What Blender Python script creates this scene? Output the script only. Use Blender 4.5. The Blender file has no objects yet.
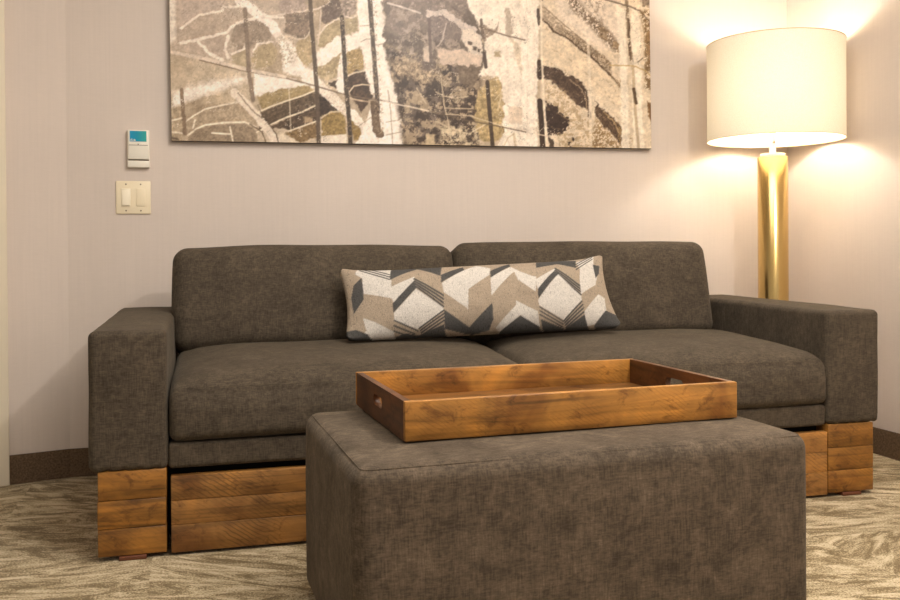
import bpy, bmesh, math, random
import numpy as np
from mathutils import Vector, Matrix, noise as mn

random.seed(7)
scene = bpy.context.scene
COL = scene.collection
PI = math.pi

# ------------------------------------------------------------------ helpers
def lin(c):
    return tuple(((v / 255) / 12.92 if v / 255 <= 0.04045 else ((v / 255 + 0.055) / 1.055) ** 2.4) for v in c)

def link(o, parent=None):
    COL.objects.link(o)
    if parent is not None:
        o.parent = parent
    return o

def mesh_obj(name, bm, mat, parent=None, smooth=True, loc=None, sharp=40):
    me = bpy.data.meshes.new(name)
    bm.normal_update()
    bm.to_mesh(me)
    bm.free()
    if smooth:
        for p in me.polygons:
            p.use_smooth = True
        try:
            me.set_sharp_from_angle(angle=math.radians(sharp))
        except Exception:
            pass
    if mat:
        me.materials.append(mat)
    o = bpy.data.objects.new(name, me)
    if loc:
        o.location = loc
    return link(o, parent)

def thing(name, label, cat, loc, rz=0.0, group=None):
    o = bpy.data.objects.new(name, None)
    o.empty_display_size = 0.1
    o.location = loc
    o.rotation_euler = (0, 0, rz)
    o['label'] = label
    o['category'] = cat
    if group:
        o['group'] = group
    return link(o)

def tag(o, label, cat):
    o['label'] = label
    o['category'] = cat
    return o

def structure(o):
    o['kind'] = 'structure'
    return o

def box(bm, x0, x1, y0, y1, z0, z1, bevel=0.0, seg=2):
    r = bmesh.ops.create_cube(bm, size=1.0)
    vs = r['verts']
    for v in vs:
        v.co = Vector(((x0 + x1) / 2 + v.co.x * (x1 - x0), (y0 + y1) / 2 + v.co.y * (y1 - y0), (z0 + z1) / 2 + v.co.z * (z1 - z0)))
    if bevel > 0:
        es = set()
        for v in vs:
            es.update(v.link_edges)
        bmesh.ops.bevel(bm, geom=list(es), offset=bevel, segments=seg, profile=0.5, affect='EDGES')
    return bm

def new_box(*a, **k):
    return box(bmesh.new(), *a, **k)

def soft_box(sx, sy, sz, r, puff=(0, 0, 0, 0, 0, 0), edge=5, mid=14, wob=0.0, wscale=6.0, seed=0.0, powr=2.0):
    """Upholstered block centred on the origin: rounded edges, bulging faces (+x,-x,+y,-y,+z,-z)."""
    h = (sx / 2, sy / 2, sz / 2)
    def coords(hh):
        c = []
        for i in range(edge + 1):
            t = PI / 4 * (1 - i / edge)
            c.append(-(hh - r) - r * math.tan(t))
        n = max(2, int(mid))
        for i in range(1, n):
            c.append(-(hh - r) + 2 * (hh - r) * i / n)
        for i in range(edge + 1):
            t = PI / 4 * (i / edge)
            c.append((hh - r) + r * math.tan(t))
        return c
    C = [coords(v) for v in h]
    bm = bmesh.new()
    cache = {}
    def vert(p):
        k = tuple(round(v, 6) for v in p)
        if k in cache:
            return cache[k]
        q = [max(-(h[i] - r), min(h[i] - r, p[i])) for i in range(3)]
        d = Vector([p[i] - q[i] for i in range(3)])
        d.normalize()
        P = Vector(q) + d * r
        f = [P[i] / h[i] for i in range(3)]
        for ax in range(3):
            o = [i for i in range(3) if i != ax]
            w = (1 - min(1, abs(f[o[0]])) ** powr) * (1 - min(1, abs(f[o[1]])) ** powr)
            s = max(0.0, f[ax])
            P[ax] += puff[ax * 2] * w * s
            s = max(0.0, -f[ax])
            P[ax] -= puff[ax * 2 + 1] * w * s
        if wob:
            n = mn.noise_vector(P * wscale + Vector((seed, seed * 2.1, -seed)))
            P += n * wob
        v = bm.verts.new(P)
        cache[k] = v
        return v
    for ax in range(3):
        a, b = [i for i in range(3) if i != ax]
        for sgn in (-1, 1):
            val = C[ax][0] if sgn < 0 else C[ax][-1]
            for i in range(len(C[a]) - 1):
                for j in range(len(C[b]) - 1):
                    q = []
                    for (ii, jj) in ((i, j), (i + 1, j), (i + 1, j + 1), (i, j + 1)):
                        p = [0, 0, 0]
                        p[ax] = val
                        p[a] = C[a][ii]
                        p[b] = C[b][jj]
                        q.append(vert(p))
                    try:
                        bm.faces.new(q)
                    except ValueError:
                        pass
    bmesh.ops.recalc_face_normals(bm, faces=bm.faces)
    return bm

def move(bm, d, rot=None):
    if rot is not None:
        bmesh.ops.rotate(bm, cent=(0, 0, 0), matrix=rot, verts=bm.verts)
    bmesh.ops.translate(bm, vec=d, verts=bm.verts)
    return bm

def lathe(bm, prof, seg=48, cx=0, cy=0):
    rings = []
    for (r, z) in prof:
        if r < 1e-6:
            rings.append([bm.verts.new((cx, cy, z))])
        else:
            rings.append([bm.verts.new((cx + r * math.cos(2 * PI * i / seg), cy + r * math.sin(2 * PI * i / seg), z)) for i in range(seg)])
    for a, b in zip(rings[:-1], rings[1:]):
        for i in range(seg):
            j = (i + 1) % seg
            if len(a) == 1 and len(b) == 1:
                continue
            if len(a) == 1:
                bm.faces.new((a[0], b[j], b[i]))
            elif len(b) == 1:
                bm.faces.new((a[i], a[j], b[0]))
            else:
                bm.faces.new((a[i], a[j], b[j], b[i]))
    bmesh.ops.recalc_face_normals(bm, faces=bm.faces)
    return bm

def tube(bm, pts, r, seg=8, closed=False):
    pts = [Vector(p) for p in pts]
    n = len(pts)
    rings = []
    up = None
    for i, p in enumerate(pts):
        a = pts[(i - 1) % n] if (closed or i > 0) else p
        b = pts[(i + 1) % n] if (closed or i < n - 1) else p
        t = (b - a).normalized()
        if up is None:
            up = t.orthogonal().normalized()
        up = (up - t * up.dot(t)).normalized()
        s = t.cross(up)
        rings.append([bm.verts.new(p + (up * math.cos(2 * PI * k / seg) + s * math.sin(2 * PI * k / seg)) * r) for k in range(seg)])
    m = n if closed else n - 1
    for i in range(m):
        A, B = rings[i], rings[(i + 1) % n]
        for k in range(seg):
            bm.faces.new((A[k], A[(k + 1) % seg], B[(k + 1) % seg], B[k]))
    if not closed:
        bm.faces.new(rings[0][::-1])
        bm.faces.new(rings[-1])
    bmesh.ops.recalc_face_normals(bm, faces=bm.faces)
    return bm

# ------------------------------------------------------------------ materials
class NT:
    def __init__(self, name):
        self.m = bpy.data.materials.new(name)
        self.m.use_nodes = True
        self.t = self.m.node_tree
        self.t.nodes.clear()
        self.out = self.n('ShaderNodeOutputMaterial')
    def n(self, typ, **kw):
        nd = self.t.nodes.new(typ)
        for k, v in kw.items():
            setattr(nd, k, v)
        return nd
    def l(self, a, b):
        self.t.links.new(a, b)
    def setv(self, nd, **kw):
        for k, v in kw.items():
            nd.inputs[k.replace('_', ' ')].default_value = v
        return nd
    def principled(self, color=None, rough=0.5, metal=0.0, spec=0.5, sheen=0.0):
        p = self.n('ShaderNodeBsdfPrincipled')
        if color is not None:
            p.inputs['Base Color'].default_value = (*color, 1)
        p.inputs['Roughness'].default_value = rough
        p.inputs['Metallic'].default_value = metal
        p.inputs['Specular IOR Level'].default_value = spec
        if sheen:
            p.inputs['Sheen Weight'].default_value = sheen
            p.inputs['Sheen Roughness'].default_value = 0.45
        self.l(p.outputs[0], self.out.inputs[0])
        return p
    def coords(self, scale=(1, 1, 1), rot=(0, 0, 0), kind='Object', loc=(0, 0, 0)):
        tc = self.n('ShaderNodeTexCoord')
        mp = self.n('ShaderNodeMapping')
        mp.inputs['Scale'].default_value = scale
        mp.inputs['Rotation'].default_value = rot
        mp.inputs['Location'].default_value = loc
        self.l(tc.outputs[kind], mp.inputs[0])
        return mp.outputs[0]
    def noise(self, vec, scale, detail=4, rough=0.55, dist=0.0):
        nd = self.n('ShaderNodeTexNoise')
        nd.inputs['Scale'].default_value = scale
        nd.inputs['Detail'].default_value = detail
        nd.inputs['Roughness'].default_value = rough
        nd.inputs['Distortion'].default_value = dist
        self.l(vec, nd.inputs['Vector'])
        return nd.outputs['Fac']
    def ramp(self, fac, stops, interp='LINEAR'):
        r = self.n('ShaderNodeValToRGB')
        r.color_ramp.interpolation = interp
        e = r.color_ramp.elements
        while len(e) > len(stops):
            e.remove(e[-1])
        while len(e) < len(stops):
            e.new(0.5)
        for el, (p, c) in zip(e, stops):
            el.position = p
            el.color = (*c, 1) if len(c) == 3 else c
        self.l(fac, r.inputs[0])
        return r.outputs[0]
    def mix(self, a, b, fac, mode='MIX'):
        m = self.n('ShaderNodeMix', data_type='RGBA', blend_type=mode)
        for s, v in ((m.inputs[0], fac), (m.inputs[6], a), (m.inputs[7], b)):
            if hasattr(v, 'is_linked') or hasattr(v, 'links'):
                self.l(v, s)
            else:
                s.default_value = v if not isinstance(v, tuple) else (*v[:3], 1)
        return m.outputs[2]
    def math(self, op, a, b=None, c=None):
        m = self.n('ShaderNodeMath', operation=op)
        for i, v in enumerate((a, b, c)):
            if v is None:
                continue
            if hasattr(v, 'links'):
                self.l(v, m.inputs[i])
            else:
                m.inputs[i].default_value = v
        return m.outputs[0]
    def bump(self, h, strength, dist, p):
        b = self.n('ShaderNodeBump')
        b.inputs['Strength'].default_value = strength
        b.inputs['Distance'].default_value = dist
        self.l(h, b.inputs['Height'])
        self.l(b.outputs[0], p.inputs['Normal'])

def g3(v):
    return (v, v, v)

def mat_fabric(name, c, amt=0.22):
    t = NT(name)
    p = t.principled(rough=0.9, spec=0.12, sheen=0.07)
    p.inputs['Sheen Tint'].default_value = (0.95, 0.85, 0.7, 1)
    v = t.coords()
    blot = t.noise(v, 10, 7, 0.72, 0.5)
    base = t.ramp(blot, [(0.32, tuple(x * (1 - amt) for x in c)), (0.5, c), (0.7, tuple(x * (1 + 1.3 * amt) for x in c))])
    # slubby weave: fine streaks along the three box directions
    s1 = t.noise(t.coords(scale=(300, 200, 34)), 1, 2, 0.6)
    s2 = t.noise(t.coords(scale=(60, 160, 300)), 1, 2, 0.6)
    w = t.math('ADD', s1, s2)
    midn = t.noise(t.coords(scale=(38, 60, 60)), 1, 4, 0.7, 0.6)
    base = t.mix(base, t.ramp(midn, [(0.32, g3(0.80)), (0.5, g3(1.0)), (0.68, g3(1.24))]), 1.0, 'MULTIPLY')
    wr = t.ramp(t.math('MULTIPLY', w, 0.5), [(0.36, g3(0.70)), (0.5, g3(1.0)), (0.66, g3(1.34))])
    t.l(t.mix(base, wr, 1.0, 'MULTIPLY'), p.inputs['Base Color'])
    t.bump(w, 0.25, 0.002, p)
    return t.m

def mat_wood(name, c, dark=0.35, axis='X', seed=0.0, saw=1.0, rough=0.42, ws=24):
    """Stained rough-sawn plank: grain along one axis, diagonal saw marks, knots, worn dark flecks."""
    t = NT(name)
    p = t.principled(rough=rough, spec=0.4)
    sc = {'X': (2.2, 34, 34), 'Y': (34, 2.2, 34), 'Z': (34, 34, 2.2)}[axis]
    ob = t.n('ShaderNodeObjectInfo')
    tc = t.n('ShaderNodeTexCoord')
    off = t.n('ShaderNodeVectorMath', operation='SCALE')
    cmb = t.n('ShaderNodeCombineXYZ')
    for i in range(3):
        t.l(ob.outputs['Random'], cmb.inputs[i])
    t.l(cmb.outputs[0], off.inputs[0])
    off.inputs['Scale'].default_value = 37.0
    add = t.n('ShaderNodeVectorMath', operation='ADD')
    t.l(tc.outputs['Object'], add.inputs[0])
    t.l(off.outputs[0], add.inputs[1])
    def mapped(scale, rot=(0, 0, 0)):
        mp = t.n('ShaderNodeMapping')
        mp.inputs['Scale'].default_value = scale
        mp.inputs['Rotation'].default_value = rot
        mp.inputs['Location'].default_value = (seed, seed * 1.7, seed * 0.6)
        t.l(add.outputs[0], mp.inputs[0])
        return mp.outputs[0]
    big = t.noise(mapped((1, 1, 1)), 6.5, 3, 0.6, 0.6)
    grain = t.noise(mapped(sc), 1.0, 6, 0.62, 1.4)
    base = t.ramp(grain, [(0.28, tuple(x * dark for x in c)), (0.45, tuple(x * 0.8 for x in c)), (0.58, c), (0.75, tuple(min(1, x * 1.35) for x in c))])
    tone = t.ramp(big, [(0.3, (0.55, 0.47, 0.42)), (0.5, (1, 1, 1)), (0.7, (1.4, 1.34, 1.15))])
    col = t.mix(base, tone, 1.0, 'MULTIPLY')
    fl = t.noise(mapped((18, 30, 30) if axis == 'X' else (30, 18, 30)), 1.0, 5, 0.7, 0.8)
    col = t.mix(col, t.ramp(fl, [(0.33, (0.5, 0.45, 0.4)), (0.46, (1, 1, 1)), (0.62, (1, 1, 1)), (0.75, (1.22, 1.18, 1.05))]), 1.0, 'MULTIPLY')
    # saw marks: slanting arcs, broken up by noise
    wv = t.n('ShaderNodeTexWave', wave_type='BANDS', bands_direction='X')
    wv.inputs['Scale'].default_value = ws
    wv.inputs['Distortion'].default_value = 6.0
    wv.inputs['Detail'].default_value = 2
    wv.inputs['Detail Scale'].default_value = 0.5
    t.l(mapped((1, 1, 1), (0.3, 0.85, 0.75)), wv.inputs['Vector'])
    brk = t.ramp(t.noise(mapped((1, 1, 1)), 9, 4, 0.65), [(0.44, g3(0.0)), (0.6, g3(1.0))])
    line = t.ramp(wv.outputs['Fac'], [(0.0, g3(1.0)), (0.4, g3(0.0))])
    fac = t.math('MULTIPLY', t.math('MULTIPLY', line, brk), 0.55 * saw)
    col = t.mix(col, tuple(x * 0.3 for x in c), fac)
    # knots
    vo = t.n('ShaderNodeTexVoronoi')
    vo.inputs['Scale'].default_value = 3.4
    t.l(mapped((1.0, 1.0, 2.2) if axis == 'X' else (1, 1, 1)), vo.inputs['Vector'])
    kn = t.ramp(vo.outputs['Distance'], [(0.0, g3(0.75)), (0.05, g3(0.35)), (0.09, g3(0.0))])
    col = t.mix(col, tuple(x * 0.22 for x in c), kn)
    t.l(col, p.inputs['Base Color'])
    h = t.math('SUBTRACT', grain, t.math('MULTIPLY', fac, 0.8))
    t.bump(h, 0.3, 0.0015, p)
    return t.m

def mat_plain(name, c, rough=0.5, metal=0.0, spec=0.5, speck=0.0, scale=200):
    t = NT(name)
    p = t.principled(c, rough, metal, spec)
    if speck:
        n = t.noise(t.coords(), scale, 3, 0.6)
        t.l(t.ramp(n, [(0.3, tuple(x * (1 - speck) for x in c)), (0.7, tuple(x * (1 + speck) for x in c))]), p.inputs['Base Color'])
    return t.m

def mat_wall(name, c):
    t = NT(name)
    p = t.principled(rough=0.75, spec=0.25)
    s = t.noise(t.coords(scale=(140, 140, 3.2)), 1, 3, 0.6)
    s2 = t.noise(t.coords(scale=(30, 30, 260)), 1, 2, 0.5)
    b = t.noise(t.coords(), 2.2, 3, 0.5)
    f = t.math('ADD', t.math('MULTIPLY', s, 0.6), t.math('MULTIPLY', s2, 0.4))
    col = t.ramp(f, [(0.3, tuple(x * 0.965 for x in c)), (0.7, tuple(x * 1.03 for x in c))])
    col = t.mix(col, t.ramp(b, [(0.3, g3(0.97)), (0.7, g3(1.03))]), 1.0, 'MULTIPLY')
    t.l(col, p.inputs['Base Color'])
    t.bump(f, 0.05, 0.001, p)
    return t.m

def mat_carpet():
    t = NT('patterned_carpet')
    p = t.principled(rough=0.95, spec=0.1, sheen=0.15)
    tc = t.n('ShaderNodeTexCoord')
    # carpet tiles laid in a grid, the streaks turned a different way on each tile
    sn = t.n('ShaderNodeVectorMath', operation='SNAP')
    sn.inputs[1].default_value = (0.46, 0.46, 10)
    ofs = t.n('ShaderNodeVectorMath', operation='ADD')
    ofs.inputs[1].default_value = (0.13, 0.07, 5)
    t.l(tc.outputs['Object'], ofs.inputs[0])
    t.l(ofs.outputs[0], sn.inputs[0])
    wn = t.n('ShaderNodeTexWhiteNoise', noise_dimensions='3D')
    t.l(sn.outputs[0], wn.inputs['Vector'])
    ang = t.math('MULTIPLY', t.math('SUBTRACT', wn.outputs['Value'], 0.5), 1.3)
    ang = t.math('ADD', ang, 0.05)
    vr = t.n('ShaderNodeVectorRotate', rotation_type='Z_AXIS')
    t.l(tc.outputs['Object'], vr.inputs['Vector'])
    t.l(ang, vr.inputs['Angle'])
    sh = t.n('ShaderNodeVectorMath', operation='ADD')
    t.l(vr.outputs[0], sh.inputs[0])
    t.l(wn.outputs['Color'], sh.inputs[1])
    mp = t.n('ShaderNodeMapping')
    mp.inputs['Scale'].default_value = (4.6, 16, 1)
    t.l(sh.outputs[0], mp.inputs[0])
    st = t.noise(mp.outputs[0], 1.0, 7, 0.68, 1.8)
    fine = t.noise(tc.outputs['Object'], 190, 3, 0.7)
    f = t.math('ADD', st, t.math('MULTIPLY', t.math('SUBTRACT', fine, 0.5), 0.75))
    col = t.ramp(f, [(0.37, lin((112, 95, 66))), (0.47, lin((138, 120, 88))), (0.525, lin((184, 167, 134))), (0.66, lin((212, 197, 168)))])
    t.l(col, p.inputs['Base Color'])
    t.bump(t.math('ADD', fine, t.math('MULTIPLY', st, 0.6)), 0.6, 0.004, p)
    return t.m

def mat_attr(name, rough, spec, speck=0.0, sscale=500, weave=False, coat=0.0):
    t = NT(name)
    p = t.principled(rough=rough, spec=spec)
    a = t.n('ShaderNodeAttribute', attribute_name='print')
    col = a.outputs['Color']
    n = t.noise(t.coords(), sscale, 3, 0.6)
    if speck:
        col = t.mix(col, t.ramp(n, [(0.3, g3(1 - speck)), (0.7, g3(1 + speck))]), 1.0, 'MULTIPLY')
    if weave:
        n2 = t.noise(t.coords(scale=(300, 60, 110)), 1, 2, 0.6)
        dk = t.ramp(n2, [(0.31, g3(0.62)), (0.42, g3(1.0))])
        col = t.mix(col, dk, 1.0, 'MULTIPLY')
        t.bump(t.math('ADD', n, n2), 0.5, 0.003, p)
    if coat:
        p.inputs['Coat Weight'].default_value = coat
        p.inputs['Coat Roughness'].default_value = 0.3
    t.l(col, p.inputs['Base Color'])
    return t.m

FABRIC = lin((77, 68, 57))
M_fab = mat_fabric('charcoal_chenille', FABRIC)
M_fab_ott = mat_fabric('charcoal_chenille_ottoman', lin((86, 75, 63)), 0.38)
M_wood = mat_wood('stained_plank', lin((160, 113, 60)), ws=34, saw=1.2)
M_wood_leg = mat_wood('stained_plank_leg', lin((150, 102, 44)), saw=0.6, ws=36)
M_tray = mat_wood('stained_tray_long', lin((174, 121, 56)), saw=0.5, ws=46)
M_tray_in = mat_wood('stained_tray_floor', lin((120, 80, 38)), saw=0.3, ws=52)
M_tray_y_shaded = mat_wood('stained_tray_short_shaded', lin((100, 62, 34)), axis='Y', saw=0.3)  # end boards: same wood, shade on their faces put into a darker colour
M_foot = mat_plain('dark_red_foot', lin((96, 52, 28)), 0.6, speck=0.15)
M_black = mat_plain('black_lining', lin((30, 28, 26)), 0.9, spec=0.1)
M_wall = mat_wall('woven_wallcovering', lin((214, 201, 191)))
M_base = mat_plain('brown_carpet_base', lin((104, 86, 68)), 0.95, spec=0.1, speck=0.35, scale=160)
M_ceil = mat_plain('ceiling_paint', lin((235, 230, 220)), 0.9, speck=0.02)
M_casing = mat_plain('cream_door_paint', lin((226, 214, 192)), 0.45, speck=0.01, scale=30)
M_steel = mat_plain('hinge_steel', lin((150, 150, 150)), 0.35, 1.0, speck=0.05)
M_plastic = mat_plain('ivory_plastic', lin((240, 226, 196)), 0.4, speck=0.01, scale=60)
M_plastic2 = mat_plain('ivory_rocker', lin((248, 238, 214)), 0.35, speck=0.01, scale=60)
M_white = mat_plain('white_plastic', lin((236, 230, 216)), 0.4, speck=0.01, scale=60)
M_slot = mat_plain('dark_slot', lin((120, 104, 86)), 0.6, speck=0.05)
M_enamel = mat_plain('white_enamel', lin((240, 232, 212)), 0.4, speck=0.01)
M_edge = mat_plain('canvas_edge', lin((70, 60, 50)), 0.7, speck=0.1)

def mat_brass():
    t = NT('brushed_brass')
    p = t.principled(lin((200, 170, 110)), 0.3, 1.0)
    n = t.noise(t.coords(scale=(4, 4, 300)), 1, 2, 0.5)
    t.l(t.ramp(n, [(0.3, g3(0.21)), (0.7, g3(0.25))]), p.inputs['Roughness'])
    return t.m
M_brass = mat_brass()

def mat_shade():
    t = NT('cream_linen_shade')
    d = t.n('ShaderNodeBsdfDiffuse')
    tr = t.n('ShaderNodeBsdfTranslucent')
    v = t.noise(t.coords(scale=(1, 1, 1)), 300, 2, 0.5)
    c = t.ramp(v, [(0.3, lin((240, 228, 204))), (0.7, lin((250, 240, 220)))])
    t.l(c, d.inputs[0])
    t.l(c, tr.inputs[0])
    m = t.n('ShaderNodeMixShader')
    m.inputs[0].default_value = 0.055
    t.l(d.outputs[0], m.inputs[1])
    t.l(tr.outputs[0], m.inputs[2])
    t.l(m.outputs[0], t.out.inputs[0])
    return t.m
M_shade = mat_shade()

def mat_emit(name, c, s):
    t = NT(name)
    e = t.n('ShaderNodeEmission')
    e.inputs[0].default_value = (*c, 1)
    e.inputs[1].default_value = s
    t.l(e.outputs[0], t.out.inputs[0])
    return t.m

# ------------------------------------------------------------------ setting
WY = 3.6442      # back wall
RX = 2.644       # right wall
CX = -0.4715     # where the left wall turns
CEIL = 2.6
SA = math.radians(15)
sd = Vector((-math.cos(SA), -math.sin(SA), 0))      # along the left wall, away from the corner
sn_ = Vector((math.sin(SA), -math.cos(SA), 0))      # its face normal, into the room
LEN = 2.3
le = Vector((CX, WY, 0)) + sd * LEN

structure(mesh_obj('floor', new_box(-2.8, RX + .1, -1.6, WY + .1, -0.08, 0), mat_carpet(), smooth=False))
structure(mesh_obj('ceiling', new_box(-2.8, RX + .1, -1.6, WY + .1, CEIL, CEIL + 0.08), M_ceil, smooth=False))
structure(mesh_obj('wall_back', new_box(CX, RX + .1, WY, WY + .1, 0, CEIL), M_wall, smooth=False))
structure(mesh_obj('wall_right', new_box(RX, RX + .1, -1.6, WY, 0, CEIL), M_wall, smooth=False))

def slab_along(name, u0, u1, d0, d1, z0, z1, mat, parent=None, bev=0.0):
    bm = new_box(u0, u1, d0, d1, z0, z1, bevel=bev)
    for v in bm.verts:
        p = Vector((CX, WY, 0)) + sd * v.co.x + sn_ * v.co.y
        v.co = Vector((p.x, p.y, v.co.z))
    bmesh.ops.recalc_face_normals(bm, faces=bm.faces)
    return mesh_obj(name, bm, mat, parent, smooth=False)

structure(slab_along('wall_left', 0, LEN, -0.1, 0, 0, CEIL, M_wall))
BB = 0.1055
structure(mesh_obj('baseboard_back', new_box(CX, RX, WY - .008, WY, 0, BB), M_base, smooth=False))
structure(mesh_obj('baseboard_right', new_box(RX - .008, RX, -1.6, WY - .008, 0, BB), M_base, smooth=False))
structure(slab_along('baseboard_left', 0.002, 0.205, 0, .008, 0, BB, M_base))
# door beside the left edge of the frame: casing, slab, hinge
dr = structure(slab_along('door_1', 0.262, 1.08, 0.0, 0.012, 0.01, 2.05, M_casing))
dc = slab_along('casing', 0.206, 0.262, 0.0, 0.02, 0, 2.12, M_casing, dr, bev=0.003)
dh = slab_along('casing', 0.206, 1.15, 0.0, 0.02, 2.06, 2.12, M_casing, dr, bev=0.003)
hb = bmesh.new()
hp = Vector((CX, WY, 0)) + sd * 0.2255 + sn_ * 0.024
for k in range(5):
    lathe(hb, [(0, 1.545 + k * .0146), (.006, 1.545 + k * .0146), (.006, 1.559 + k * .0146), (0, 1.559 + k * .0146)], 14, hp.x - .004, hp.y)
mesh_obj('hinge', hb, M_steel, dr)

# ------------------------------------------------------------------ sofa
SO = (-0.2879, 2.6077, 0)
SR = -0.0104
sofa = thing('sofa', 'long charcoal fabric sofa with wooden block feet against the back wall', 'sofa', SO, SR)
W, AW, AH, WH, SD = 2.5135, 0.1992, 0.6244, 0.2409, 0.9676

def rect_loop(x0, x1, z0, z1, r, y, n=6):
    pts = []
    for cx, cz, a0 in ((x1 - r, z1 - r, 0), (x0 + r, z1 - r, PI / 2), (x0 + r, z0 + r, PI), (x1 - r, z0 + r, 1.5 * PI)):
        for i in range(n + 1):
            a = a0 + PI / 2 * i / n
            pts.append((cx + r * math.cos(a), y, cz + r * math.sin(a)))
    return pts

def make_arm(x0, aw, seed):
    bm = soft_box(aw, SD, AH - WH, 0.019, puff=(.004, .004, .0, .006, .006, 0), edge=5, mid=16, wob=0.0025, wscale=7, seed=seed)
    move(bm, (x0 + aw / 2, SD / 2, (AH + WH) / 2))
    for v in bm.verts:                      # gathered hem along the lower front edge
        if v.co.z < WH + .012:
            v.co.z += 0.0025 * math.sin(v.co.x * 150 + seed)
        if v.co.z > AH - .03:
            v.co.z += 0.010 * max(0, v.co.y / SD)
    arm = mesh_obj('armrest', bm, M_fab, sofa)
    tb = tube(bmesh.new(), rect_loop(x0 + .009, x0 + aw - .009, WH + .012, AH - .0085, .02, 0.0062), 0.0026, 6, True)
    mesh_obj('piping', tb, M_fab, arm)
    return arm
make_arm(-0.004, AW + .004, 1.3)
make_arm(W - AW, AW + .009, 4.1)

# plank-faced block feet under the arms
def make_leg(x0, x1):
    zs = [0.012, 0.087, 0.164, WH + .002]
    core = mesh_obj('block_foot', new_box(x0 + .006, x1 - .006, 0.012, SD - .03, 0.014, WH), M_wood_leg, sofa, smooth=False)
    for a, b in zip(zs[:-1], zs[1:]):
        d = random.uniform(-.0015, .0015)
        mesh_obj('plank', new_box(x0 + d, x1 + d, 0.002 + d, SD - .03, a + .0006, b - .0006, bevel=.0025), M_wood_leg, core, sharp=60)
    xm = (x0 + x1) / 2
    mesh_obj('glide', new_box(xm - .036, xm + .036, -0.004, 0.09, 0.0, 0.0115, bevel=.002), M_foot, core, sharp=60)
    mesh_obj('glide', new_box(xm - .034, xm + .034, SD - .14, SD - .06, 0.0, 0.0145, bevel=.002), M_foot, core, sharp=60)
make_leg(0.018, AW - .003)
make_leg(W - AW + .003, W - .018)

# underbody, upholstered rail, drawer front
mesh_obj('underframe', new_box(AW, W - AW, 0.06, SD - .04, 0.055, 0.31), M_black, sofa, smooth=False)
rb = soft_box(W - 2 * AW - .004, 0.08, 0.072, 0.012, puff=(0, 0, 0, .003, 0, 0), edge=3, mid=24, wob=.0015, wscale=9)
mesh_obj('seat_rail', move(rb, (W / 2, 0.046, 0.275)), M_fab, sofa)
dx0, dx1 = AW + .0085, W - AW - .001
drw = mesh_obj('drawer', new_box(dx0 + .004, dx1 - .004, 0.026, 0.34, 0.014, 0.214), M_black, sofa, smooth=False)
for a, b in ((0.0085, 0.084), (0.0845, 0.152), (0.1525, 0.220)):
    d = random.uniform(-.001, .001)
    mesh_obj('plank', new_box(dx0, dx1, 0.002 + d, 0.03, a, b, bevel=.002), M_wood, drw, sharp=60)

# seat cushions
def seat_cushion(x0, x1, seed):
    w = x1 - x0
    bm = soft_box(w, 0.66, 0.163, 0.026, puff=(.0, .0, 0, .010, .032, 0), edge=6, mid=22, wob=0.004, wscale=4.5, seed=seed, powr=4.5)
    move(bm, (x0 + w / 2, 0.325, 0.314 + .0815))
    for v in bm.verts:
        if v.co.z > 0.40:
            v.co.z += 0.030 * max(0.0, min(1.0, v.co.y / 0.6))
    for v in bm.verts:                      # crowned front edge and ends
        if v.co.z > 0.40:
            k = min(1, (v.co.z - .40) / .06)
            v.co.z -= k * (.017 * max(0, 1 - v.co.y / .085) ** 2 + .012 * max(0, 1 - (v.co.x - x0) / .07) ** 2 + .010 * max(0, 1 - (x1 - v.co.x) / .07) ** 2)
            v.co.y += k * .006 * max(0, 1 - v.co.y / .085) ** 2
    c = mesh_obj('seat_cushion', bm, M_fab, sofa)
    tb = tube(bmesh.new(), [(x0 + .03 + (w - .06) * i / 30, 0.0045 - .0085 * (1 - (2 * i / 30 - 1) ** 2), 0.4600 + .003 * (1 - (2 * i / 30 - 1) ** 2)) for i in range(31)], 0.0010, 6)
    mesh_obj('piping', tb, M_fab, c)
seat_cushion(AW + .006, 1.272, 2.0)
seat_cushion(1.2765, W - AW + .003, 9.0)

# back frame and back cushions
mesh_obj('back_frame', move(soft_box(W - 2 * AW - .01, 0.13, 0.42, 0.03, edge=4, mid=12), (W / 2, SD - .07, 0.44)), M_fab, sofa)
def back_cushion(x0, x1, seed, h, tilt):
    w = x1 - x0
    bm = soft_box(w, 0.20, h, 0.048, puff=(.006, .006, .0, .028, .010, 0), edge=6, mid=22, wob=0.005, wscale=4.0, seed=seed, powr=2.4)
    move(bm, (0, 0, h / 2))
    move(bm, (x0 + w / 2, 0.628, 0.487), Matrix.Rotation(-math.radians(tilt), 3, 'X'))
    c = mesh_obj('back_cushion', bm, M_fab, sofa)
    return c
back_cushion(0.196, 1.188, 3.0, 0.363, 13)
back_cushion(1.190, 2.228, 6.0, 0.372, 13)

# ------------------------------------------------------------------ ottoman
OW, OD, OH = 0.984, 0.635, 0.443
ott = thing('ottoman', 'charcoal fabric ottoman block in front of the sofa, under the wooden tray', 'ottoman', (0.2668, 1.6116, 0), 0.0312)
ob = soft_box(OW, OD, OH - .012, 0.034, puff=(.006, .006, .006, .008, .0, 0), edge=6, mid=24, wob=.0022, wscale=5, seed=11, powr=3)
move(ob, (OW / 2, OD / 2, (OH + .012) / 2))
mesh_obj('upholstered_body', ob, M_fab_ott, ott)
sb = bmesh.new()
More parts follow.
